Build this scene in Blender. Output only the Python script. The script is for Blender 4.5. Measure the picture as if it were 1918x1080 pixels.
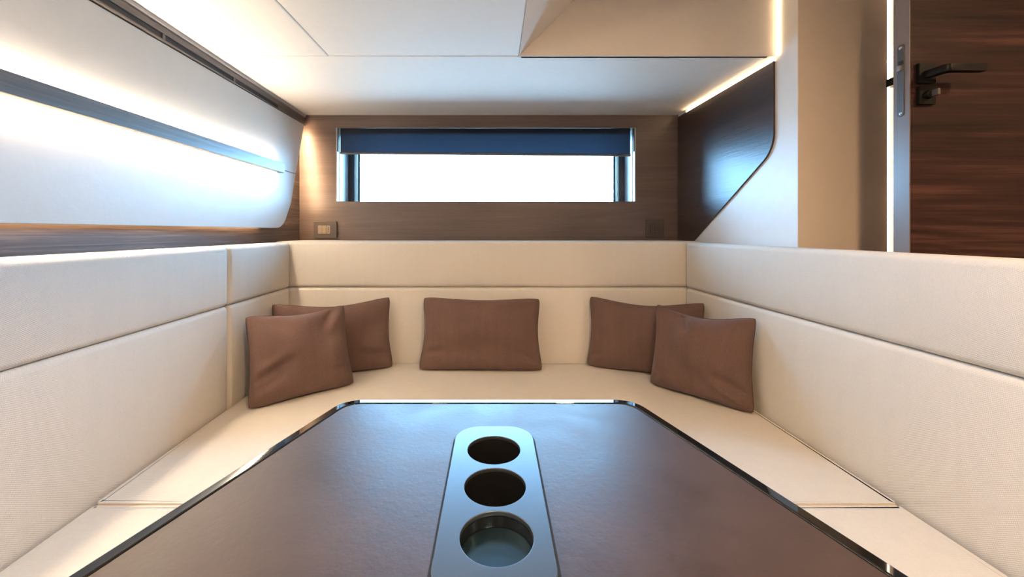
import bpy, bmesh, math, random
from mathutils import Vector, Matrix, noise
random.seed(4)
R = math.radians
S = bpy.context.scene
C = S.collection
for o in list(bpy.data.objects):
    bpy.data.objects.remove(o)

# ------------------------------------------------------------------ camera
cam_d = bpy.data.cameras.new('camera')
cam = bpy.data.objects.new('camera', cam_d); C.objects.link(cam)
cam.location = (0, 0, 1.06); cam.rotation_euler = (R(90), 0, 0)
cam_d.sensor_width = 36; cam_d.lens = 14.36
cam_d.shift_x = 0.0177; cam_d.shift_y = -0.0558
cam_d.clip_start = 0.02
S.camera = cam
# ------------------------------------------------------------------ world (bright hazy daylight outside)
SKY_COL, SKY_STR = (0.30, 0.64, 1.0, 1), 46.0
SEA_COL = (0.20, 0.36, 0.50, 1)
w = bpy.data.worlds.new('hazy_daylight'); S.world = w; w.use_nodes = True
bg = w.node_tree.nodes['Background']
bg.inputs['Strength'].default_value = SKY_STR
wn_, wl_ = w.node_tree.nodes, w.node_tree.links          # bright haze above the horizon, darker sea below it
wt = wn_.new('ShaderNodeTexCoord'); wsx = wn_.new('ShaderNodeSeparateXYZ'); wr_ = wn_.new('ShaderNodeValToRGB')
wl_.new(wt.outputs['Generated'], wsx.inputs[0])
wm = wn_.new('ShaderNodeMath'); wm.operation = 'MULTIPLY_ADD'; wm.inputs[1].default_value = 0.5; wm.inputs[2].default_value = 0.5
wl_.new(wsx.outputs['Z'], wm.inputs[0]); wl_.new(wm.outputs[0], wr_.inputs['Fac']); wl_.new(wr_.outputs['Color'], bg.inputs['Color'])
wr_.color_ramp.elements[0].position = 0.485; wr_.color_ramp.elements[0].color = SEA_COL
wr_.color_ramp.elements[1].position = 0.51; wr_.color_ramp.elements[1].color = SKY_COL
# sampling portal over the window opening (adds no light of its own)
pd = bpy.data.lights.new('window_portal', 'AREA'); pd.shape = 'RECTANGLE'; pd.size = 1.53; pd.size_y = 0.38
pd.cycles.is_portal = True
po = bpy.data.objects.new('window_portal', pd); C.objects.link(po)
po.location = (-0.043, 2.45, 1.41); po.rotation_euler = (R(-90), 0, 0)
# ------------------------------------------------------------------ lamps: strengths of the LED strips and the added cabin downlights
WARM = (1.0, 0.68, 0.39); WARM2 = (1.0, 0.80, 0.57); AMBER = (1.0, 0.68, 0.36)
E_BAR, E_COVE, E_PANEL, E_EDGE, E_FASCIA, E_COLUMN = 225.0, 30.0, 16.0, 250.0, 6.0, 18.0
P_DOWN = (26.0, 5.0, 10.0)
# ------------------------------------------------------------------ exposure
vs = S.view_settings
vs.view_transform = 'Standard'; vs.look = 'None'; vs.exposure = 0.15; vs.gamma = 1.0; vs.use_curve_mapping = False


# ================================================================== materials
def mat(name, base, rough=0.5, metal=0.0, spec=0.5, coat=0.0):
    m = bpy.data.materials.new(name); m.use_nodes = True
    p = m.node_tree.nodes['Principled BSDF']
    p.inputs['Base Color'].default_value = (*base, 1); p.inputs['Roughness'].default_value = rough
    p.inputs['Metallic'].default_value = metal; p.inputs['Specular IOR Level'].default_value = spec
    p.inputs['Coat Weight'].default_value = coat
    return m, m.node_tree.nodes, m.node_tree.links, p

def coords(n, l, scale=(1, 1, 1), rot=(0, 0, 0)):
    tc = n.new('ShaderNodeTexCoord'); mp = n.new('ShaderNodeMapping')
    mp.inputs['Scale'].default_value = scale; mp.inputs['Rotation'].default_value = rot
    l.new(tc.outputs['Object'], mp.inputs['Vector'])
    return mp.outputs['Vector']

def ramp(n, l, fac, stops):
    r = n.new('ShaderNodeValToRGB'); e = r.color_ramp.elements
    while len(e) < len(stops): e.new(0.5)
    for el, (pos, c) in zip(e, stops):
        el.position = pos; el.color = (*c, 1)
    l.new(fac, r.inputs['Fac'])
    return r.outputs['Color']

def noise_tex(n, l, vec, scale, detail=4, rough=0.55, dist=0.0):
    t = n.new('ShaderNodeTexNoise'); t.inputs['Scale'].default_value = scale
    t.inputs['Detail'].default_value = detail; t.inputs['Roughness'].default_value = rough
    t.inputs['Distortion'].default_value = dist
    l.new(vec, t.inputs['Vector'])
    return t.outputs['Fac']

def math_n(n, l, op, a, b=None):
    m = n.new('ShaderNodeMath'); m.operation = op
    for i, v in enumerate((a, b)):
        if v is None: continue
        if isinstance(v, (int, float)): m.inputs[i].default_value = v
        else: l.new(v, m.inputs[i])
    return m.outputs[0]

def bump(n, l, p, height, dist, strength=1.0):
    b = n.new('ShaderNodeBump'); b.inputs['Distance'].default_value = dist; b.inputs['Strength'].default_value = strength
    l.new(height, b.inputs['Height']); l.new(b.outputs['Normal'], p.inputs['Normal'])

def wood(name, axis, dark, mid, light, rough=0.4, coarse=1.0, bd=0.0004, spec=0.5):
    m, n, l, p = mat(name, mid, rough, spec=spec)
    sc = [14 * coarse, 14 * coarse, 14 * coarse]; sc[axis] = 0.9 * coarse
    v = coords(n, l, sc)
    big = noise_tex(n, l, v, 1.0, 5, 0.6, 1.1)
    sc2 = [150, 150, 150]; sc2[axis] = 3.5
    fine = noise_tex(n, l, coords(n, l, sc2), 1.0, 3, 0.6)
    f = math_n(n, l, 'ADD', math_n(n, l, 'MULTIPLY', big, 0.66), math_n(n, l, 'MULTIPLY', fine, 0.34))
    l.new(ramp(n, l, f, [(0.34, dark), (0.5, mid), (0.66, light)]), p.inputs['Base Color'])
    bump(n, l, p, fine, bd)
    return m

def cloth(name, col, period, bd, var=0.08, rough=0.9, rot=0.0, weave=True, sheen=0.0):
    m, n, l, p = mat(name, col, rough, spec=0.25)
    v = coords(n, l, rot=(rot, rot, rot))
    hs = []
    for d in ('X', 'Y', 'Z'):
        t = n.new('ShaderNodeTexWave'); t.wave_type = 'BANDS'; t.bands_direction = d
        t.inputs['Scale'].default_value = 0.314 / period; t.inputs['Distortion'].default_value = 0.6
        t.inputs['Detail'].default_value = 1; t.inputs['Detail Scale'].default_value = 1.0
        l.new(v, t.inputs['Vector']); hs.append(t.outputs['Fac'])
    h = math_n(n, l, 'ADD', math_n(n, l, 'ADD', hs[0], hs[1]), hs[2])
    nz = noise_tex(n, l, coords(n, l), 2.2 / period * 0.3, 3, 0.6)
    if not weave: h = noise_tex(n, l, coords(n, l, (1, 1, 4)), 160, 2)
    big = noise_tex(n, l, coords(n, l, (30, 30, 2.0)), 1.0, 3)
    f = math_n(n, l, 'ADD', math_n(n, l, 'MULTIPLY', nz, 0.55),
               math_n(n, l, 'ADD', math_n(n, l, 'MULTIPLY', h, 0.10), math_n(n, l, 'MULTIPLY', big, 0.3)))
    lo = tuple(c * (1 - var) for c in col); hi = tuple(min(1, c * (1 + var)) for c in col)
    l.new(ramp(n, l, f, [(0.35, lo), (0.75, hi)]), p.inputs['Base Color'])
    bump(n, l, p, math_n(n, l, 'ADD', h, nz), bd)
    p.inputs['Sheen Weight'].default_value = sheen
    return m

def emit(name, col, s):
    m = bpy.data.materials.new(name); m.use_nodes = True
    n, l = m.node_tree.nodes, m.node_tree.links
    n.clear(); e = n.new('ShaderNodeEmission'); e.inputs['Color'].default_value = (*col, 1); e.inputs['Strength'].default_value = s
    o = n.new('ShaderNodeOutputMaterial'); l.new(e.outputs[0], o.inputs['Surface'])
    return m

def paint(name, col, rough=0.55, amp=0.0003, scale=25):
    m, n, l, p = mat(name, col, rough, spec=0.35)
    f = noise_tex(n, l, coords(n, l), scale, 5, 0.6)
    l.new(ramp(n, l, f, [(0.3, tuple(c * 0.97 for c in col)), (0.7, col)]), p.inputs['Base Color'])
    bump(n, l, p, f, amp)
    return m

M = {}
M['ceiling'] = paint('cream_headliner', (0.74, 0.70, 0.655), 0.6, 0.0004, 40)
M['white'] = paint('cream_lacquer', (0.88, 0.865, 0.845), 0.5, 0.0001)
M['hull'] = paint('white_leatherette', (0.64, 0.62, 0.595), 0.45, 0.0012, 14)
M['beige'] = paint('warm_lit_beige_lacquer', (0.88, 0.755, 0.635), 0.5, 0.0001)  # warm lamplight on the column put into the beige base colour
M['wood_x'] = wood('walnut_veneer_across', 0, (0.082, 0.058, 0.051), (0.108, 0.077, 0.068), (0.142, 0.102, 0.089), 0.40)
M['wood_y'] = wood('walnut_veneer_along', 1, (0.050, 0.036, 0.033), (0.115, 0.083, 0.070), (0.26, 0.195, 0.16), 0.40)
M['wood_panel'] = wood('smoked_veneer_satin', 1, (0.028, 0.018, 0.016), (0.042, 0.027, 0.024), (0.066, 0.042, 0.036), 0.36)
M['wood_door'] = wood('dark_walnut_door', 0, (0.007, 0.0033, 0.0038), (0.027, 0.0108, 0.0102), (0.080, 0.034, 0.028), 0.5, 0.85, spec=0.15)
M['bar'] = wood('grey_brown_bar_veneer', 1, (0.075, 0.070, 0.068), (0.12, 0.11, 0.105), (0.18, 0.165, 0.155), 0.42)
M['fabric'] = cloth('cream_woven_upholstery', (0.69, 0.64, 0.575), 0.0026, 0.00022, 0.05, 0.85, R(33))
M['stitch'] = mat('grey_beige_thread', (0.36, 0.33, 0.29), 0.8)[0]
M['seat'] = cloth('cream_woven_seat_cloth', (0.69, 0.63, 0.55), 0.0026, 0.00022, 0.05, 0.85)
M['pillow'] = cloth('brown_linen', (0.130, 0.076, 0.062), 0.0022, 0.00025, 0.22, 0.85, weave=False, sheen=0.1)
M['pillow_seam'] = cloth('brown_linen_seam', (0.105, 0.056, 0.042), 0.0022, 0.0004, 0.15, 0.9)
M['blind'] = mat('blue_grey_blind_cloth', (0.012, 0.018, 0.030), 0.8)[0]
M['black'] = mat('black_satin', (0.012, 0.012, 0.013), 0.35)[0]
M['dark'] = mat('dark_void', (0.008, 0.008, 0.009), 0.8)[0]
M['blackmetal'] = mat('black_coated_metal', (0.005, 0.005, 0.005), 0.4, 0.0, 0.12)[0]
M['lacquer'] = mat('black_gloss_lacquer', (0.006, 0.006, 0.006), 0.03, spec=0.6)[0]
M['steel'] = mat('brushed_grey_metal', (0.30, 0.29, 0.285), 0.33, 0.9)[0]
M['screw'] = mat('bright_screw', (0.75, 0.75, 0.74), 0.25, 1.0)[0]
M['brownplastic'] = mat('bronze_brown_plastic', (0.065, 0.052, 0.043), 0.42)[0]
M['tanplastic'] = mat('bronze_light_plastic', (0.23, 0.185, 0.135), 0.4)[0]
M['brownmetal'] = mat('bronze_painted_trim', (0.085, 0.07, 0.062), 0.4)[0]
M['greytrim'] = mat('taupe_trim', (0.42, 0.37, 0.335), 0.5)[0]
M['jamb'] = mat('pale_window_lining', (0.40, 0.45, 0.48), 0.35)[0]
M['frame'] = mat('dark_window_frame', (0.02, 0.022, 0.026), 0.35)[0]
M['edge'] = mat('grey_door_edge_band', (0.15, 0.125, 0.118), 0.35)[0]
M['plate'] = mat('dark_grey_lock_plate', (0.09, 0.085, 0.085), 0.4, 0.6)[0]
M['plinth'] = wood('sofa_plinth_veneer', 1, (0.05, 0.03, 0.025), (0.08, 0.05, 0.04), (0.12, 0.08, 0.06), 0.5)
M['floor'] = wood('walnut_floor', 1, (0.06, 0.035, 0.025), (0.10, 0.06, 0.042), (0.15, 0.09, 0.065), 0.4)
M['cupplate'] = mat('gunmetal_satin_plate', (0.10, 0.108, 0.12), 0.33, 0.75)[0]
M['wellfloor'] = mat('blue_reflection_well_floor', (0.07, 0.14, 0.20), 0.22, 0.9)[0]  # blue reflection in the third well put into the metal colour
M['cup'] = mat('black_satin_cup', (0.008, 0.008, 0.009), 0.25, spec=0.4)[0]
M['led_bar'] = emit('led_warm_white', WARM2, E_BAR)
M['led_edge'] = emit('led_panel_edge', WARM, E_EDGE)
M['led_cove'] = emit('led_cove', WARM, E_COVE)
M['led_panel'] = emit('led_under_panel', WARM, E_PANEL)
M['led_fascia'] = emit('led_fascia', WARM, E_FASCIA)
M['led_column'] = emit('led_column', WARM2, E_COLUMN)
M['lamp_disc'] = emit('downlight_disc', WARM, 6.0)
# brown leather table inlay: mottled tone and gloss
m, n, l, p = mat('brown_table_leather', (0.06, 0.038, 0.033), 0.42, spec=0.38)
f = noise_tex(n, l, coords(n, l), 9, 6, 0.6, 0.4)
f2 = noise_tex(n, l, coords(n, l), 120, 4, 0.6)
l.new(ramp(n, l, f, [(0.3, (0.038, 0.0245, 0.0215)), (0.7, (0.058, 0.037, 0.032))]), p.inputs['Base Color'])
l.new(ramp(n, l, f, [(0.3, (0.36,) * 3), (0.7, (0.46,) * 3)]), p.inputs['Roughness'])
bump(n, l, p, f2, 0.0003)
M['leather'] = m
# translucent dark blind
m = M['blind']; n, l = m.node_tree.nodes, m.node_tree.links; p = n['Principled BSDF']
tr = n.new('ShaderNodeBsdfTranslucent'); tr.inputs['Color'].default_value = (0.035, 0.045, 0.06, 1)
v = noise_tex(n, l, coords(n, l), 900, 2); l.new(ramp(n, l, v, [(0.3, (0.003, 0.007, 0.012)), (0.7, (0.008, 0.015, 0.024))]), tr.inputs['Color'])
mx = n.new('ShaderNodeMixShader'); mx.inputs[0].default_value = 0.5
l.new(p.outputs[0], mx.inputs[1]); l.new(tr.outputs[0], mx.inputs[2]); l.new(mx.outputs[0], n['Material Output'].inputs['Surface'])
# clear glass pane: see-through with a fresnel reflection
m = bpy.data.materials.new('clear_pane'); m.use_nodes = True; n, l = m.node_tree.nodes, m.node_tree.links; n.clear()
a = n.new('ShaderNodeBsdfTransparent'); a.inputs['Color'].default_value = (0.96, 0.98, 1, 1)
b = n.new('ShaderNodeBsdfGlossy'); b.inputs['Roughness'].default_value = 0.0
fr = n.new('ShaderNodeFresnel'); fr.inputs['IOR'].default_value = 1.45
mx = n.new('ShaderNodeMixShader'); o = n.new('ShaderNodeOutputMaterial')
l.new(fr.outputs[0], mx.inputs[0]); l.new(a.outputs[0], mx.inputs[1]); l.new(b.outputs[0], mx.inputs[2]); l.new(mx.outputs[0], o.inputs[0])
M['glass'] = m


# ================================================================== helpers
def add(name, bm, m, parent=None, smooth=None, wn=False):
    me = bpy.data.meshes.new(name)
    bmesh.ops.recalc_face_normals(bm, faces=bm.faces[:])
    bm.to_mesh(me); bm.free()
    return add_me(name, me, m, parent, smooth, wn)

def add_me(name, me, m, parent=None, smooth=None, wn=False):
    me.materials.clear(); me.materials.append(m)
    if smooth is not None:
        me.polygons.foreach_set('use_smooth', [True] * len(me.polygons))
        if smooth < 180: me.set_sharp_from_angle(angle=R(smooth))
    o = bpy.data.objects.new(name, me); C.objects.link(o)
    if parent: o.parent = parent
    if wn:
        md = o.modifiers.new('weighted', 'WEIGHTED_NORMAL'); md.keep_sharp = True
    return o

def box(bm, x0, x1, y0, y1, z0, z1, bev=0.0, seg=2):
    g = bmesh.ops.create_cube(bm, size=1.0)
    vs_ = g['verts']
    for v in vs_:
        v.co = Vector(((x0 + x1) / 2 + v.co.x * (x1 - x0), (y0 + y1) / 2 + v.co.y * (y1 - y0), (z0 + z1) / 2 + v.co.z * (z1 - z0)))
    if bev > 0:
        es = {e for v in vs_ for e in v.link_edges}
        bmesh.ops.bevel(bm, geom=list(es), offset=bev, segments=seg, affect='EDGES', profile=0.5)
    return bm

def boxo(name, d, m, parent=None, bev=0.0, seg=2, shear=None):
    bm = bmesh.new(); box(bm, *d, bev, seg)
    if shear: sh(bm, *shear)
    return add(name, bm, m, parent, 40 if bev else None, bool(bev))

def sh(bm, k, y0):          # the side walls run slightly askew to the back wall
    for v in bm.verts: v.co.x += k * (y0 - v.co.y)
    return bm

def prism(bm, pts, axis, a0, a1, bev=0.0, seg=2):
    def P(u, v, a):
        return {0: (a, u, v), 1: (u, a, v), 2: (u, v, a)}[axis]
    lo = [bm.verts.new(P(u, v, a0)) for u, v in pts]; hi = [bm.verts.new(P(u, v, a1)) for u, v in pts]
    n_ = len(pts)
    f1 = bm.faces.new(lo[::-1]); f2 = bm.faces.new(hi)
    for i in range(n_): bm.faces.new((lo[i], lo[(i + 1) % n_], hi[(i + 1) % n_], hi[i]))
    if bev:
        es = list(f1.edges) + list(f2.edges)
        bmesh.ops.bevel(bm, geom=es, offset=bev, segments=seg, affect='EDGES', profile=0.5)
    return bm

def rounded(pts, rads, seg=8):
    out = []; n_ = len(pts)
    for i in range(n_):
        p, r = Vector(pts[i]), rads[i] if isinstance(rads, (list, tuple)) else rads
        a, b = Vector(pts[i - 1]), Vector(pts[(i + 1) % n_])
        if r <= 0: out.append(tuple(p)); continue
        d1, d2 = (a - p).normalized(), (b - p).normalized()
        ang = d1.angle(d2); t = r / math.tan(ang / 2)
        c = p + (d1 + d2).normalized() * (r / math.sin(ang / 2))
        s, e = p + d1 * t - c, p + d2 * t - c
        a0, a1 = math.atan2(s.y, s.x), math.atan2(e.y, e.x)
        da = (a1 - a0 + math.pi) % (2 * math.pi) - math.pi
        for k in range(seg + 1):
            q = a0 + da * k / seg
            out.append((c.x + r * math.cos(q), c.y + r * math.sin(q)))
    return out

def circle(cx, cy, r, n_=48):
    return [(cx + r * math.cos(2 * math.pi * i / n_), cy + r * math.sin(2 * math.pi * i / n_)) for i in range(n_)]

def plate(name, loops, z0, z1, m, parent=None, bev=0.0, plane='XY', smooth=40):
    """flat plate with holes: first loop is the outline, the others are holes"""
    cu = bpy.data.curves.new(name, 'CURVE'); cu.dimensions = '2D'; cu.fill_mode = 'BOTH'
    cu.extrude = (z1 - z0) / 2 - bev; cu.bevel_depth = bev; cu.bevel_resolution = 2; cu.offset = -bev
    for lp in loops:
        sp = cu.splines.new('POLY'); sp.points.add(len(lp) - 1); sp.use_cyclic_u = True
        for q, (x, y) in zip(sp.points, lp): q.co = (x, y, 0, 1)
    t = bpy.data.objects.new('tmp', cu); C.objects.link(t)
    dg = bpy.context.evaluated_depsgraph_get()
    me = bpy.data.meshes.new_from_object(t.evaluated_get(dg), depsgraph=dg)
    bpy.data.objects.remove(t); bpy.data.curves.remove(cu)
    me.name = name
    zc = (z0 + z1) / 2
    if plane == 'XY': me.transform(Matrix.Translation((0, 0, zc)))
    else:                                       # loop drawn in (x, z), thickness along y
        me.transform(Matrix.Translation((0, zc, 0)) @ Matrix.Rotation(R(90), 4, 'X'))
    bm = bmesh.new(); bm.from_mesh(me); bmesh.ops.remove_doubles(bm, verts=bm.verts[:], dist=1e-5)
    bm.to_mesh(me); bm.free()
    o = add_me(name, me, m, parent, smooth)
    if smooth:                                  # the two flat faces stay flat, only the rims are rounded
        k = 2 if plane == 'XY' else 1
        for pg in me.polygons:
            if abs(pg.normal[k]) > 0.9995: pg.use_smooth = False
    return o

def lathe(name, prof, m, parent=None, n_=40, at=(0, 0, 0), axis='Z', smooth=40):
    bm = bmesh.new(); rings = []
    for r, z in prof:
        if r < 1e-6: rings.append([bm.verts.new((0, 0, z))])
        else: rings.append([bm.verts.new((r * math.cos(2 * math.pi * i / n_), r * math.sin(2 * math.pi * i / n_), z)) for i in range(n_)])
    for a_, b_ in zip(rings, rings[1:]):
        for i in range(n_):
            j = (i + 1) % n_
            if len(a_) == 1 and len(b_) == 1: continue
            if len(a_) == 1: bm.faces.new((a_[0], b_[i], b_[j]))
            elif len(b_) == 1: bm.faces.new((a_[i], a_[j], b_[0]))
            else: bm.faces.new((a_[i], a_[j], b_[j], b_[i]))
    rot = {'Z': Matrix(), 'Y': Matrix.Rotation(R(90), 4, 'X'), 'X': Matrix.Rotation(R(90), 4, 'Y')}[axis]
    bm.transform(Matrix.Translation(at) @ rot)
    return add(name, bm, m, parent, smooth)

def tube(bm, pts, r, n_=8, closed=False):
    pts = [Vector(q) for q in pts]; N = len(pts); rings = []
    for i, q in enumerate(pts):
        a_ = pts[(i - 1) % N] if (closed or i) else q; b_ = pts[(i + 1) % N] if (closed or i < N - 1) else q
        t = (b_ - a_).normalized(); u = t.orthogonal().normalized()
        ref = Vector((0, 1, 0)) if abs(t.y) < 0.9 else Vector((1, 0, 0))
        u = (ref - t * ref.dot(t)).normalized(); v = t.cross(u)
        rings.append([bm.verts.new(q + (u * math.cos(2 * math.pi * k / n_) + v * math.sin(2 * math.pi * k / n_)) * r) for k in range(n_)])
    for i in range(N if closed else N - 1):
        A, B = rings[i], rings[(i + 1) % N]
        for k in range(n_): bm.faces.new((A[k], A[(k + 1) % n_], B[(k + 1) % n_], B[k]))
    if not closed:
        bm.faces.new(rings[0][::-1]); bm.faces.new(rings[-1])
    return bm

def pad(name, d, m, parent, r=0.016, face=None, puff=0.0, step=0.05, shear=None, rz=None):
    """upholstered pad: rounded box whose named face swells a little"""
    lo = (d[0], d[2], d[4]); hi = (d[1], d[3], d[5])
    def ticks(a_, b_):
        e = [0, r * 0.42, r * 0.73, r]
        e = [r - r * math.tan(R(q)) for q in (45, 34, 22, 11, 0)]
        n_ = max(2, int((b_ - a_ - 2 * r) / step))
        mid = [a_ + r + (b_ - a_ - 2 * r) * i / n_ for i in range(1, n_)]
        return [a_ + q for q in e] + mid + [b_ - q for q in e[::-1]]
    T = [ticks(lo[i], hi[i]) for i in range(3)]
    bm = bmesh.new()
    for ax in range(3):
        u, v = [i for i in range(3) if i != ax]
        for s in (0, 1):
            g = []
            for a_ in T[u]:
                row = []
                for b_ in T[v]:
                    q = [0, 0, 0]; q[ax] = hi[ax] if s else lo[ax]; q[u] = a_; q[v] = b_
                    c = [min(max(q[i], lo[i] + r), hi[i] - r) for i in range(3)]
                    dv = Vector(q) - Vector(c)
                    pt = Vector(c) + dv.normalized() * r
                    if face and face[0] == ax and face[1] == s:
                        uu = (a_ - lo[u]) / (hi[u] - lo[u]) * 2 - 1; vv = (b_ - lo[v]) / (hi[v] - lo[v]) * 2 - 1
                        k = (1 - abs(uu) ** 6) * (1 - abs(vv) ** 2.4)
                        pt[ax] += (1 if s else -1) * puff * k
                    row.append(bm.verts.new(pt))
                g.append(row)
            for i in range(len(g) - 1):
                for j in range(len(g[0]) - 1):
                    bm.faces.new((g[i][j], g[i + 1][j], g[i + 1][j + 1], g[i][j + 1]))
    bmesh.ops.remove_doubles(bm, verts=bm.verts[:], dist=2e-5)
    if shear: sh(bm, *shear)
    return add(name, bm, m, parent, 180)

def empty(name, loc, label, cat, group=None, rz=0.0):
    o = bpy.data.objects.new(name, None); C.objects.link(o)
    o.location = loc; o.rotation_euler = (0, 0, rz); o.empty_display_size = 0.05
    return tag(o, label, cat, group)

def tag(o, label, cat, group=None):
    o['label'] = label; o['category'] = cat
    if group: o['group'] = group
    return o

def struct(o, label=None):
    o['kind'] = 'structure'
    if label: o['label'] = label
    return o

def under(parent, children):                 # parent keeps its base location, children stay where they were built
    inv = Matrix.Translation(-Vector(parent.location))
    for c in children:
        c.parent = parent; c.matrix_parent_inverse = inv


# ================================================================== THE ROOM
KL, KR = 0.015, 0.025                        # how far the side walls run askew
YB = 2.20
ZC, ZH = 1.684, 1.895                        # low soffit and high ceiling

struct(boxo('floor', (-1.25, 2.1, -1.7, 2.6, -0.05, 0.0), M['floor']))
# back wall with the window opening
WX0, WX1, WZ0, WZ1 = -0.845, 0.759, 1.221, 1.618
struct(plate('wall_back', [[(-1.20, 0.0), (1.06, 0.0), (1.06, 1.93), (-1.20, 1.93)],
                    [(WX0 - 0.006, WZ0 - 0.006), (WX0 - 0.006, WZ1 + 0.006), (WX1 + 0.006, WZ1 + 0.006), (WX1 + 0.006, WZ0 - 0.006)]], YB, YB + 0.03, M['wood_x'], plane='XZ', smooth=None),
       'brown veneered back wall around the long window')
struct(boxo('wall_left', (-1.12, -1.047, -1.7, YB - 0.001, 0.0, 1.72), M['wood_y'], shear=(KL, YB)), 'dark veneered side wall behind the white panel')
wr = struct(boxo('wall_right', (0.992, 1.03, 1.362, YB - 0.001, 0.0, 1.93), M['white'], shear=(KR, YB)), 'white lacquered side wall by the window')
struct(boxo('wall_front', (-1.25, 2.1, -1.75, -1.7, 0.0, 2.0), M['beige']))
struct(boxo('wall_passage', (2.05, 2.1, -1.7, 1.42, 0.0, 2.0), M['beige']))
# dark overlay panel on the right wall
arc = rounded([(2.185, 1.671), (1.466, 1.671), (1.466, 1.355), (2.045, 1.0), (2.185, 1.0)], [0, 0, 0.11, 0, 0], 10)
bm = prism(bmesh.new(), arc, 0, 0.984, 0.9915, 0.0008, 1); sh(bm, KR, YB)
o = add('wall_veneer', bm, M['wood_panel'], None, 40); under(wr, [o]); o['label'] = 'dark satin wood veneer with curved lower edge'
# column, wall behind the door and its jamb
bm = prism(bmesh.new(), [(1.0135, 1.3605), (1.236, 1.3605), (1.3165, 1.367), (1.3165, 1.50), (1.0135, 1.50)], 2, 0.0, 1.93, 0.0)
col_ = struct(add('trim_1', bm, M['beige'], None), 'beige lacquered column beside the door')
struct(boxo('wall_right_rear', (1.325, 2.1, 1.40, 1.45, 0.0, 1.93), M['wood_door']))
jamb = struct(boxo('trim_2', (1.336, 1.42, 1.22, 1.398, 0.0, 1.93), M['wood_y'], bev=0.002), 'veneered door jamb beside the light strip')
sp_ = boxo('strike_plate', (1.311, 1.3355, 1.24, 1.3655, 1.540, 1.566), M['black'], bev=0.001)
under(jamb, [sp_])
# ceilings
cl = struct(boxo('ceiling', (-1.12, 2.1, -1.7, 2.6, ZH + 0.002, ZH + 0.05), M['ceiling']))
YF = 1.455
def cpanel(name, d, bev=0.004, k=0):
    bm = bmesh.new(); box(bm, *d, bev, 3)
    if k: sh(bm, k, YB)
    return add(name, bm, M['ceiling'], None, 40, True)
c1 = cpanel('ceiling_panel', (-1.06, 0.985, YF + 0.001, YB - 0.001, ZC, ZC + 0.02))
c2 = cpanel('ceiling_panel', (-1.03, -0.591, -1.69, YF - 0.001, ZC, ZC + 0.02))
c3 = cpanel('ceiling_panel', (-0.588, 0.0885, -1.69, YF - 0.001, ZC, ZC + 0.02))
bm = prism(bmesh.new(), [(0.0905, ZC + 0.001), (0.297, ZC + 0.2085), (0.297, ZC + 0.215), (0.08, ZC + 0.022)], 1, -1.69, YF - 0.001, 0.0)
c4 = add('sloped_fascia', bm, M['ceiling'])
bm = bmesh.new(); box(bm, 0.094, 1.004, YF, YF + 0.02, ZC - 0.0, ZH + 0.001, 0.003, 2)
c5 = add('front_fascia', bm, M['ceiling'], None, 40, True)
under(cl, [c1, c2, c3, c4, c5])

# ------------------------------------------------------------------ window
def ring_xz(name, x0, x1, z0, z1, t, y0, y1, m, tz=None):
    tz = t if tz is None else tz
    return plate(name, [[(x0, z0), (x1, z0), (x1, z1), (x0, z1)],
                        [(x0 + t, z0 + tz), (x0 + t, z1 - tz), (x1 - t, z1 - tz), (x1 - t, z0 + tz)]], y0, y1, m, None, 0, 'XZ', None)
win = bpy.data.objects.new('window_1', None); C.objects.link(win); win.location = ((WX0 + WX1) / 2, YB, WZ0); struct(win, 'long narrow window set deep in the wood back wall')
e = 0.0055
lin = [boxo('jamb', (WX0 - e, WX0, YB + 0.0005, YB + 0.17, WZ0, WZ1), M['jamb']), boxo('jamb', (WX1, WX1 + e, YB + 0.0005, YB + 0.17, WZ0, WZ1), M['jamb']),
       boxo('head', (WX0 - e, WX1 + e, YB + 0.0002, YB + 0.17, WZ1 + 0.0002, WZ1 + e), M['wood_x']), boxo('sill', (WX0 - e, WX1 + e, YB + 0.0002, YB + 0.17, WZ0 - e, WZ0 - 0.0002), M['wood_x'])]
fr1 = ring_xz('outer_frame', WX0 - e, WX1 + e, WZ0 - e, WZ1 + e, 0.0425, YB + 0.171, YB + 0.181, M['frame'], e)
fr2 = ring_xz('inner_lining', WX0 + 0.030, WX1 - 0.030, WZ0 - 0.006, WZ1 + 0.006, 0.007, YB + 0.182, YB + 0.232, M['jamb'], 0.006)
fr3 = ring_xz('sash', WX0 + 0.030, WX1 - 0.030, WZ0 - 0.006, WZ1 + 0.006, 0.016, YB + 0.233, YB + 0.243, M['frame'], 0.009)
pane = boxo('pane', (WX0 + 0.045, WX1 - 0.045, YB + 0.2365, YB + 0.2395, WZ0 + 0.002, WZ1 - 0.002), M['glass'])
under(win, lin + [fr1, fr2, fr3, pane])

# roller blind, half lowered a hand's breadth
bl = empty('roller_blind', ((WX0 + WX1) / 2, YB + 0.04, 1.47), 'dark blue-grey roller blind lowered over the top of the long window', 'blind')
bm = bmesh.new()
BX0, BX1, BY = WX0 + 0.0115, WX1 - 0.018, YB + 0.016
g = [[bm.verts.new((x, y, z)) for z in (1.4905 - 0.012 * t, 1.6178)] for y in (BY - 0.0005, BY + 0.0005) for t, x in ((0, BX0 + 0.001), (1, BX1 - 0.001))]
bm.faces.new((g[0][0], g[1][0], g[1][1], g[0][1]))
f_ = add('blind_fabric', bm, M['blind'])
bm = bmesh.new(); box(bm, BX0, BX1, BY - 0.007, BY + 0.007, 1.478, 1.490, 0.003, 2)
for v in bm.verts: v.co.z -= 0.012 * (v.co.x - BX0) / (BX1 - BX0)
b_ = add('bottom_bar', bm, M['brownmetal'], None, 40)
tb = lathe('roller_tube', [(0, -0.785), (0.016, -0.785), (0.016, 0.785), (0, 0.785)], M['black'], at=(-0.046, BY + 0.024, 1.599), axis='X', n_=20)
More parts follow.
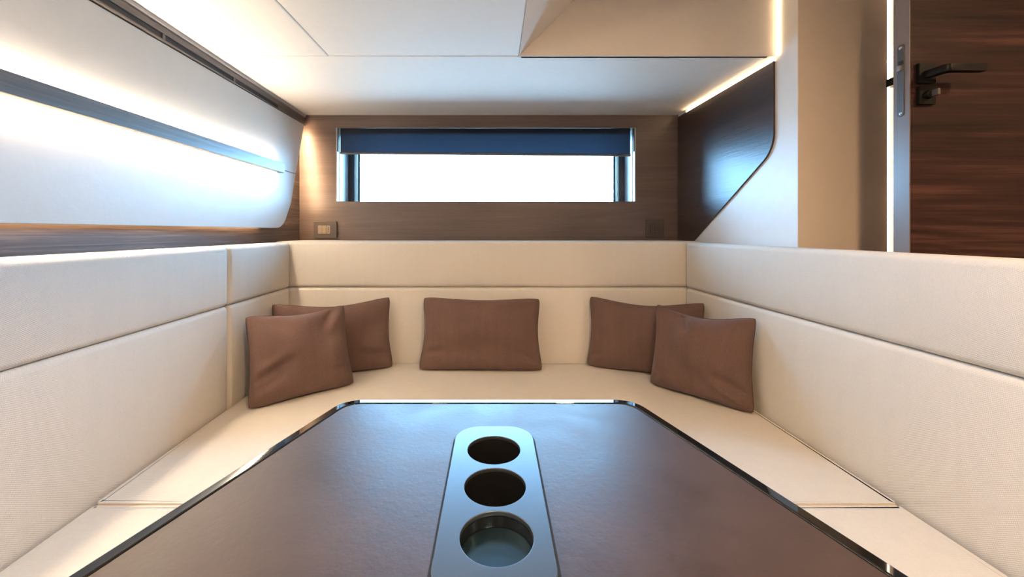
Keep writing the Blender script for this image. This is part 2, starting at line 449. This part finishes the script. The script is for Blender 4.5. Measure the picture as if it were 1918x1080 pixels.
gws = [boxo('side_bracket', (a_, b2_, BY - 0.012, BY + 0.034, 1.492, 1.6165), M['frame']) for a_, b2_ in ((WX0 + 0.0003, WX0 + 0.0048), (WX1 - 0.0048, WX1 - 0.0003))]
for x in (WX0 + 0.0075, WX1 - 0.0075):
    bm = tube(bmesh.new(), [(x, BY, WZ0 + 0.001), (x, BY, WZ1 - 0.001)], 0.0022, 8)
    gws.append(add('guide_wire', bm, M['steel'], None, 60))
under(bl, [f_, b_, tb] + gws)

# ------------------------------------------------------------------ hull panel, lamp bar, vent on the left
hp = empty('wall_panel', (-1.0, 0.8, 1.076), 'large white padded wall panel with a curved far corner behind the light bar', 'wall panel')
ZS = 1.349
edge = lambda z: 2.0 + (z - 1.185) / (1.618 - 1.185) * 0.15
def hull(name, pts):
    bm = prism(bmesh.new(), pts, 0, -1.028, -0.998, 0.004, 3); sh(bm, KL, 2.15)
    return add(name, bm, M['hull'], None, 40, True)
up = hull('upper_panel', [(-1.6, ZS + 0.0008), (edge(ZS), ZS + 0.0008), (edge(1.621), 1.621), (-1.6, 1.621)])
lowpts = rounded([(-1.6, 1.076), (1.925, 1.076), (edge(1.2), 1.2), (edge(ZS), ZS - 0.0008), (-1.6, ZS - 0.0008)], [0, 0.105, 0.06, 0, 0], 10)
lw = hull('lower_panel', lowpts)
bm = bmesh.new(); box(bm, -1.041, -1.033, -1.5, 1.80, 1.088, 1.094); sh(bm, KL, 2.15)
le = add('led_strip', bm, M['led_panel'])
q0, q1 = 1.20, 1.60
bm = prism(bmesh.new(), [(edge(q0) - 0.012, q0), (edge(q0) - 0.007, q0), (edge(q1) - 0.007, q1), (edge(q1) - 0.012, q1)], 0, -1.041, -1.033); sh(bm, KL, 2.15)
le2 = add('led_strip', bm, M['led_edge'])
under(hp, [up, lw, le, le2])

lb = empty('wall_lamp', (-0.99, 0.8, 1.349), 'long grey veneered light bar glowing above and below on the white wall panel', 'lamp')
def sbox(name, d, m, bev=0.0, k=KL, y0=2.15):
    bm = bmesh.new(); box(bm, *d, bev, 2); sh(bm, k, y0)
    return add(name, bm, m, None, 40 if bev else None, bool(bev))
b1 = sbox('bar', (-0.972, -0.960, -1.5, 1.868, 1.3265, 1.3705), M['bar'], 0.0015)
b2 = sbox('end_cap', (-0.994, -0.972, 1.852, 1.868, 1.3265, 1.3705), M['bar'], 0.001)
b3 = sbox('back_plate', (-0.9880, -0.9722, -1.5, 1.851, 1.3268, 1.3702), M['bar'])
b4 = sbox('led_strip', (-0.9945, -0.9885, -1.5, 1.850, 1.3605, 1.3702), M['led_bar'])
b5 = sbox('led_strip', (-0.9945, -0.9885, -1.5, 1.850, 1.3268, 1.3365), M['led_bar'])
under(lb, [b1, b2, b3, b4, b5])

av = empty('air_vent', (-0.99, 1.0, 1.625), 'long bronze slotted air vent between the white wall panel and ceiling', 'vent')
kv, yv = 0.03, 2.15
parts = [sbox('back_plate', (-1.04, -1.0135, -1.5, 1.899, 1.6288, 1.6468), M['dark'], 0, kv, yv),
         sbox('lower_lip', (-1.033, -1.006, -1.5, 2.185, 1.6235, 1.6285), M['brownmetal'], 0.001, kv, yv),
         sbox('valance', (-1.033, -1.010, -1.5, 2.185, 1.647, 1.668), M['brownmetal'], 0.002, kv, yv),
         sbox('moulding', (-1.038, -1.005, -1.5, 2.190, 1.669, 1.6835), M['greytrim'], 0.003, kv, yv),
         sbox('end_block', (-1.033, -1.012, 1.90, 2.185, 1.629, 1.6465), M['brownmetal'], 0, kv, yv)]
y = 1.563
while y > -1.4:
    parts.append(sbox('divider', (-1.0133, -1.0095, y - 0.005, y + 0.005, 1.629, 1.6465), M['brownmetal'], 0, kv, yv)); y -= 0.347
under(av, parts)

# ------------------------------------------------------------------ LED coves on the right
def led(name, d, m, label, k=0, y0=YB):
    bm = bmesh.new(); box(bm, *d, 0.0); 
    if k: sh(bm, k, y0)
    return tag(add(name, bm, m), label, 'light strip')
led('led_strip', (0.986, 0.9915, 1.470, 2.10, 1.6715, 1.6755), M['led_cove'], 'warm cove light strip along the ceiling edge above the dark veneer panel', KR)
led('led_strip', (1.0045, 1.0085, 1.440, 1.454, 1.686, 1.893), M['led_fascia'], 'upright light strip where the ceiling fascia meets the white wall')
led('led_strip', (1.3185, 1.3285, 1.372, 1.390, 0.02, 1.90), M['led_column'], 'bright upright light strip between the beige column and the door')

# unseen downlights added to warm the surfaces facing the camera
for i, (x, y, z, lb_) in enumerate([(0.345, -0.10, ZH, 'round cabin downlight added unseen in the high ceiling over the table'), (-0.30, -0.75, ZC, 'round cabin downlight added unseen in the low ceiling behind the table'),
                      (1.55, 0.25, ZH, 'round cabin downlight added unseen in the passage before the door')]):
    t = empty('added_downlight', (x, y, z), lb_, 'ceiling light', 'added downlights')
    h_ = lathe('trim_ring', [(0.032, 0.0), (0.045, 0.0), (0.045, -0.006), (0.032, -0.006), (0.032, 0.0)], M['steel'], at=(x, y, z - 0.0005), n_=28)
    k_ = lathe('diffuser', [(0, -0.003), (0.031, -0.003), (0.031, -0.001), (0, -0.001)], M['lamp_disc'], at=(x, y, z), n_=28)
    under(t, [h_, k_])
    d_ = bpy.data.lights.new('downlight', 'AREA'); d_.shape = 'DISK'; d_.size = 0.09; d_.energy = P_DOWN[i]; d_.color = WARM
    q_ = bpy.data.objects.new('downlight', d_); C.objects.link(q_); q_.location = (x, y, z - 0.008)

# ------------------------------------------------------------------ sockets on the back wall
def socket(x, z, w_, h_, mods, label):
    t = empty('wall_socket', (x, YB, z), label, 'wall socket', None)
    hw, hh = w_ / 2, h_ / 2
    ps = [plate('cover_plate', [rounded([(x - hw, z - hh), (x + hw, z - hh), (x + hw, z + hh), (x - hw, z + hh)], 0.006, 4)], YB - 0.011, YB - 0.0005, M['brownplastic'], None, 0.0025, 'XZ')]
    n_ = len(mods); mw = 0.0225; x0 = x - n_ * mw / 2 - 0.004
    ps.append(boxo('recess', (x0 - 0.002, x0 + n_ * mw + 0.002, YB - 0.0118, YB - 0.0112, z - 0.024, z + 0.024), M['black']))
    for i, k in enumerate(mods):
        a_ = x0 + i * mw
        if k == 's':
            ps.append(boxo('switch', (a_ + 0.0006, a_ + mw - 0.0006, YB - 0.0155, YB - 0.0119, z - 0.0225, z + 0.0225), M['tanplastic'], None, 0.001))
        else:
            s_ = boxo('outlet', (a_ + 0.0006, a_ + mw - 0.0006, YB - 0.0145, YB - 0.0119, z - 0.0225, z + 0.0225), M['tanplastic'] if k == 'o' else M['brownplastic'], None, 0.001)
            ps.append(s_)
            for dz in (-0.009, 0.0, 0.009):
                hl = lathe('pin_hole', [(0, -0.0002), (0.0024, -0.0002), (0.0024, 0.0004), (0, 0.0004)], M['dark'], at=(a_ + mw / 2, YB - 0.0147, z + dz), axis='Y', n_=12)
                hl.parent = s_
    under(t, ps)
socket(-0.9045, 1.069, 0.124, 0.090, 'sso', 'bronze switch and socket plate on the back wall, left of the window')
socket(0.866, 1.075, 0.096, 0.094, 'dd', 'dark square socket plate on the back wall, right of the window')

# ------------------------------------------------------------------ door, standing open
DX, DY = 1.033, 1.015
dr = bpy.data.objects.new('door_1', None); C.objects.link(dr); dr.location = (DX, DY, 0.01); struct(dr, 'open dark walnut door with black lever handle')
leaf = boxo('door_leaf', (DX + 0.003, DX + 0.72, DY, DY + 0.042, 0.012, 1.88), M['wood_door'], None, 0.001)
eb = boxo('edge_band', (DX, DX + 0.0028, DY + 0.0003, DY + 0.0417, 0.012, 1.88), M['edge'], None, 0.0008)
lp = plate('lock_plate', [rounded([(DY + 0.013, 1.350), (DY + 0.030, 1.350), (DY + 0.030, 1.533), (DY + 0.013, 1.533)], 0.008, 5)], 0, 0.0016, M['edge'], None, 0.0004)
# the loop above was drawn flat: stand it up on the door edge (its x is the depth, its y the height)
lp.data.transform(Matrix(((0, 0, -1, DX - 0.0002), (1, 0, 0, 0), (0, 1, 0, 0), (0, 0, 0, 1))))
lp.data.materials[0] = M['plate']
lt = boxo('latch', (DX - 0.007, DX + 0.004, DY + 0.017, DY + 0.027, 1.466, 1.480), M['steel'], None, 0.002); lt.parent = lp
kh = boxo('latch_hole', (DX - 0.0026, DX - 0.0017, DY + 0.014, DY + 0.026, 1.481, 1.491), M['dark']); kh.parent = lp
for z in (1.358, 1.524):
    sc_ = lathe('screw', [(0, 0.0014), (0.003, 0.0012), (0.0042, 0.0), (0, 0)], M['screw'], at=(DX - 0.0018, DY + 0.0215, z), n_=16)
    sc_.data.transform(Matrix.Translation((DX - 0.0018, DY + 0.0215, z)) @ Matrix.Rotation(R(-90), 4, 'Y') @ Matrix.Translation((-DX + 0.0018, -DY - 0.0215, -z)))
    sc_.parent = lp
HX, HZ = 1.0685, 1.450
dh = boxo('door_handle', (HX - 0.0207, HX + 0.0207, DY - 0.0095, DY - 0.0003, HZ - 0.0245, HZ + 0.0245), M['blackmetal'], None, 0.0012)
dh['label'] = 'black square rose with lever handle'
nk = prism(bmesh.new(), rounded([(HX - 0.010, DY - 0.010), (HX + 0.008, DY - 0.010), (HX + 0.012, DY - 0.042), (HX + 0.090, DY - 0.042), (HX + 0.090, DY - 0.058), (HX - 0.004, DY - 0.058)], [0, 0, 0.006, 0.002, 0.002, 0.012], 6), 2, HZ - 0.013, HZ + 0.004, 0.0012, 2)
lv = add('lever', nk, M['blackmetal'], None, 40); lv.parent = dh
rs = boxo('lock_rose', (HX - 0.0207, HX + 0.0207, DY - 0.0095, DY - 0.0003, HZ - 0.077, HZ - 0.032), M['blackmetal'], None, 0.0012)
tk = lathe('thumb_turn_base', [(0, -0.0005), (0.011, -0.0005), (0.010, -0.008), (0.0075, -0.010), (0, -0.010)], M['blackmetal'], at=(HX, DY - 0.0095, HZ - 0.054), axis='Y', n_=24)
tk.data.transform(Matrix.Translation((0, 2 * (DY - 0.0095), 0)) @ Matrix.Scale(-1, 4, (0, 1, 0)))
tt = boxo('thumb_turn', (HX - 0.0035, HX + 0.0035, DY - 0.036, DY - 0.020, HZ - 0.062, HZ - 0.046), M['plate'], None, 0.002)
tk.parent = rs; tt.parent = rs
under(dr, [leaf, eb, lp, dh, rs])

# ================================================================== SOFA
AL, AR = 0.035, 0.036
ZSEAT, ZTOP, ZMID = 0.45, 1.013, 0.799
base = empty('sofa_base', (0, 1.2, 0.0), 'boxed sofa plinth below the cream seat cushions, mostly hidden', 'sofa base')
pl = prism(bmesh.new(), [(-0.99, -0.55), (-0.50, -0.55), (-0.50, 1.44), (0.47, 1.44), (0.47, -0.55), (1.0, -0.55), (0.985, 2.185), (-1.03, 2.185)], 2, 0.0, 0.335, 0.0)
under(base, [add('plinth', pl, M['plinth'])])
bd_ = sbox('back_board', (0.972, 0.984, -0.55, 1.34, 0.336, 0.985), M['white'], 0.001, AR, 1.9); under(base, [bd_])

def backrest(loc, d, face, shear, label, mid=ZMID, top=1.009):
    t = empty('backrest_cushion', loc, label, 'cushion', 'cream backrest cushions')
    x0, x1, y0, y1 = d
    a_ = pad('upper_panel', (x0, x1, y0, y1, mid + 0.0005, top), M['fabric'], None, 0.016, face, 0.007, 0.05, shear)
    b_ = pad('lower_panel', (x0, x1, y0, y1, 0.337, mid - 0.0005), M['fabric'], None, 0.016, face, 0.010, 0.05, shear)
    if face[0] == 0:
        fx = x1 if face[1] else x0
        st = tube(bmesh.new(), [(fx + (0.0004 if face[1] else -0.0004) * min(1, 1), y0 + 0.03 + (y1 - y0 - 0.06) * i / 30, top - 0.019) for i in range(31)], 0.0008, 5)
        sh(st, *shear)
        so_ = add('stitch_line', st, M['stitch'], None, 180); so_.parent = a_
    under(t, [a_, b_])
    return t
TH = 0.083
backrest((-0.95, 0.5, 0.337), (-0.945 - TH, -0.945, -0.55, 1.431), (0, 1), (AL, 1.9), 'long cream backrest cushion along the left side below the light bar')
backrest((-0.99, 1.67, 0.337), (-0.945 - TH, -0.945, 1.4335, 1.893), (0, 1), (AL, 1.9), 'short cream backrest cushion in the left corner past the upright seam')
backrest((-0.03, 2.0, 0.337), (-1.026, 0.972, 1.902, 2.185), (1, 0), None, 'wide cream backrest cushion along the back wall below the window', top=ZTOP)
backrest((0.93, 0.6, 0.337), (0.887, 0.887 + TH, -0.55, 1.893), (0, 0), (AR, 1.9), 'long cream backrest cushion along the right side in front of the door')
# seat cushions
def seat(pts, label, rads, ztop=ZSEAT - 0.003):
    bm = prism(bmesh.new(), rounded(pts, rads, 6), 2, 0.337, ztop, 0.011, 4)
    o = add('seat_cushion', bm, M['seat'], None, 40, True)
    return tag(o, label, 'cushion', 'cream seat cushions')
XL = lambda y: -0.945 + AL * (1.9 - y) + 0.016
XR = lambda y: 0.887 + AR * (1.9 - y) - 0.016
seat([(XL(0.917), 0.917), (-0.47, 0.917), (-0.47, 1.40), (0.44, 1.40), (0.44, 0.917), (XR(0.917), 0.917), (XR(1.888), 1.888), (XL(1.888), 1.888)],
     'U-shaped cream seat cushion across the back, under the brown pillows', [0.005, 0.005, 0.04, 0.04, 0.005, 0.005, 0.005, 0.005], ZSEAT)
seat([(XL(-0.5), -0.5), (-0.47, -0.5), (-0.47, 0.9160), (XL(0.9160), 0.9160)], 'cream seat cushion at the near left of the table', 0.005)
seat([(0.44, -0.5), (XR(-0.5), -0.5), (XR(0.9160), 0.9160), (0.44, 0.9160)], 'cream seat cushion at the near right of the table', 0.005)

# ================================================================== PILLOWS
def pillow(loc, yaw, lean, roll, w_, h_, t_, label, seed, dent=0.06, creases=()):
    N, Mv = 44, 36
    hw, hh = w_ / 2, h_ / 2
    def outline(u, v):
        x = hw * u * (1 - 0.085 * (1 - v * v)) * (1 - 0.018 * v); z = hh * v * (1 - 0.06 * (1 - u * u))
        if v > 0: z -= dent * h_ * (1 - abs(u) ** 1.6) * v * v * 0.9
        rr = (abs(u) ** 6 * abs(v) ** 6)              # soft corner tips
        return x * (1 - 0.05 * rr), z * (1 - 0.07 * rr)
    def thick(u, v):
        e = max(0.0, (1 - u * u) * (1 - v * v))
        return t_ / 2 * (0.85 * e ** 0.42 + 0.15 * e)
    bm = bmesh.new(); grids = []
    us = [math.sin(math.pi / 2 * (2 * i / N - 1)) for i in range(N + 1)]
    vs2 = [math.sin(math.pi / 2 * (2 * j / Mv - 1)) for j in range(Mv + 1)]
    for s in (-1, 1):
        g = []
        for u in us:
            row = []
            for v in vs2:
                x, z = outline(u, v); th = thick(u, v)
                f = (1 - u * u) * (1 - v * v)
                wv = noise.noise(Vector((x * 9 + seed * 7.1, z * 9, s * 3.0))) * 0.018 + noise.noise(Vector((x * 24 + seed, z * 20, s * 5.0))) * 0.004
                th2 = th + wv * min(1, 4 * f)
                for (cu, cv, ang, ln, am, wd) in creases:
                    du, dv = (u - cu) * hw, (v - cv) * hh
                    a_ = du * math.cos(ang) + dv * math.sin(ang); b_ = -du * math.sin(ang) + dv * math.cos(ang)
                    if -0.02 < a_ < ln:
                        th2 -= 1.5 * am * (math.exp(-(b_ / wd) ** 2) - 0.5 * math.exp(-((b_ - 1.9 * wd) / wd) ** 2)) * math.sin(math.pi * min(1, max(0, (a_ + 0.02) / (ln + 0.02)))) * min(1, 6 * f)
                row.append(bm.verts.new((x, s * max(0.0, th2), z + hh)))
            g.append(row)
        grids.append(g)
        for i in range(N):
            for j in range(Mv):
                bm.faces.new((g[i][j], g[i + 1][j], g[i + 1][j + 1], g[i][j + 1]))
    bmesh.ops.remove_doubles(bm, verts=bm.verts[:], dist=1e-5)
    zmin = min(v.co.z for v in bm.verts)
    for v in bm.verts: v.co.z -= zmin
    o = add('pillow', bm, M['pillow'], None, 180)
    # stitched edge seam
    pts = [outline(u, -1) for u in us] + [outline(1, v) for v in vs2[1:]] + [outline(u, 1) for u in us[::-1][1:]] + [outline(-1, v) for v in vs2[::-1][1:-1]]
    sb = tube(bmesh.new(), [(x, 0, z + hh - zmin) for x, z in pts], 0.0022, 6, True)
    s_ = add('edge_seam', sb, M['pillow_seam'], None, 180); s_.parent = o
    o.location = loc
    o.rotation_euler = (Matrix.Rotation(yaw, 3, 'Z') @ Matrix.Rotation(-lean, 3, 'X') @ Matrix.Rotation(roll, 3, 'Y')).to_euler()
    return tag(o, label, 'pillow', 'brown scatter pillows')
ZP = ZSEAT + 0.006
pillow((-0.058, 1.782, ZP), R(0), R(9), R(0.6), 0.545, 0.322, 0.105, 'wide brown linen pillow alone at the middle of the back seat', 1, 0.03,
       [(0.95, -0.75, R(155), 0.12, 0.008, 0.010), (-0.95, -0.5, R(5), 0.10, 0.005, 0.012)])
pillow((-0.676, 1.728, ZP), R(23), R(6), R(0), 0.495, 0.322, 0.105, 'wide brown linen pillow in the left corner, half hidden behind the square pillow', 2, 0.09,
       [(0.95, -0.55, R(175), 0.15, 0.006, 0.012)])
pillow((-0.695, 1.505, ZP), R(41), R(17), R(0), 0.370, 0.326, 0.125, 'square brown linen pillow leaning before the wide pillow at the left corner', 3, 0.05,
       [(-0.95, -0.45, R(22), 0.17, 0.016, 0.014), (-0.9, -0.7, R(30), 0.15, 0.008, 0.012), (0.9, -0.55, R(170), 0.08, 0.008, 0.010), (0.7, 0.95, R(235), 0.10, 0.010, 0.016)])
pillow((0.645, 1.752, ZP), R(-22), R(6), R(0), 0.49, 0.322, 0.105, 'wide brown linen pillow in the right corner, half hidden behind the square pillow', 4, 0.09,
       [(-0.95, -0.7, R(25), 0.08, 0.008, 0.010)])
pillow((0.742, 1.490, ZP), R(-49), R(8), R(0), 0.368, 0.326, 0.125, 'square brown linen pillow leaning before the wide pillow at the right corner', 5, 0.09,
       [(0.95, -0.62, R(160), 0.13, 0.014, 0.012), (0.9, -0.8, R(150), 0.12, 0.008, 0.010), (-0.4, 0.98, R(-60), 0.10, 0.010, 0.016), (-0.95, -0.8, R(40), 0.07, 0.008, 0.010)])

# ================================================================== TABLE
tb_ = empty('dining_table', (0, 0.35, 0.0), 'tapered table with brown leather inlay, gloss black edge and three cup holders', 'table')
ZT = 0.72
outer = [(-0.574, -0.15), (0.575, -0.15), (0.280, 0.823), (-0.299, 0.823)]
def inset(pts, d):
    out = []; n_ = len(pts)
    for i in range(n_):
        a_, p_, b_ = Vector(pts[i - 1]), Vector(pts[i]), Vector(pts[(i + 1) % n_])
        d1, d2 = (a_ - p_).normalized(), (b_ - p_).normalized()
        out.append(tuple(p_ + (d1 + d2).normalized() * (d / math.sin(d1.angle(d2) / 2))))
    return out
R1 = [0.05, 0.05, 0.052, 0.052]
inn = inset(outer, 0.0165)
R2 = [0.04, 0.04, 0.038, 0.038]
cups = [(0.0, 0.626), (0.0015, 0.536), (0.003, 0.447)]
holes = [circle(x, y, 0.0424)[::-1] for x, y in cups]
core = plate('table_core', [rounded(inset(outer, 0.018), R2)] + holes, ZT - 0.034, ZT - 0.0045, M['plinth'])
lea = plate('leather_inlay', [rounded(inset(outer, 0.0172), R2)] + holes, ZT - 0.004, ZT, M['leather'], None, 0.0006)
trm = plate('edge_trim', [rounded(outer, R1, 12), rounded(inn, R2, 12)[::-1]], ZT - 0.036, ZT + 0.0016, M['lacquer'], None, 0.0022)
ped = lathe('pedestal', [(0, 0.0), (0.20, 0.0), (0.20, 0.008), (0.19, 0.014), (0.06, 0.018), (0.045, 0.03), (0.045, 0.66), (0.14, 0.672), (0.14, ZT - 0.0365), (0, ZT - 0.0365)], M['steel'], at=(0.0, 0.25, 0.0), n_=48)
px0, px1, py0, py1 = -0.0625, 0.0635, 0.372, 0.701
cp = plate('cup_holder', [rounded([(px0, py0), (px1, py0), (px1, py1), (px0, py1)], [0.034, 0.034, 0.042, 0.042], 12)] + [circle(x, y, 0.0402)[::-1] for x, y in cups],
           ZT + 0.0006, ZT + 0.0062, M['cupplate'], None, 0.0009)
gk = plate('gasket', [rounded([(px0 - 0.0032, py0 - 0.0032), (px1 + 0.0032, py0 - 0.0032), (px1 + 0.0032, py1 + 0.0032), (px0 - 0.0032, py1 + 0.0032)], [0.036, 0.036, 0.044, 0.044], 12)] + [circle(x, y, 0.0422)[::-1] for x, y in cups],
           ZT + 0.0002, ZT + 0.0005, M['dark'], None, 0, smooth=None)
gk.parent = cp
cp['label'] = 'satin gunmetal plate with three round cup wells'
for i, (x, y) in enumerate(cups):
    cw = lathe('cup_well', [(0.0408, ZT + 0.0005), (0.0398, ZT + 0.0005), (0.0398, ZT - 0.058), (0.037, ZT - 0.061), (0, ZT - 0.061), (0, ZT - 0.063), (0.039, ZT - 0.063), (0.0408, ZT - 0.059), (0.0408, ZT + 0.0005)],
               M['cup'], at=(x, y, 0), n_=56)
    cw.parent = cp
x, y = cups[2]
wf = lathe('well_floor', [(0, ZT - 0.012), (0.0365, ZT - 0.012), (0.0392, ZT - 0.0125), (0.0392, ZT - 0.015), (0, ZT - 0.015)], M['wellfloor'], at=(x, y, 0), n_=56); wf.parent = cp
under(tb_, [core, lea, trm, ped, cp])
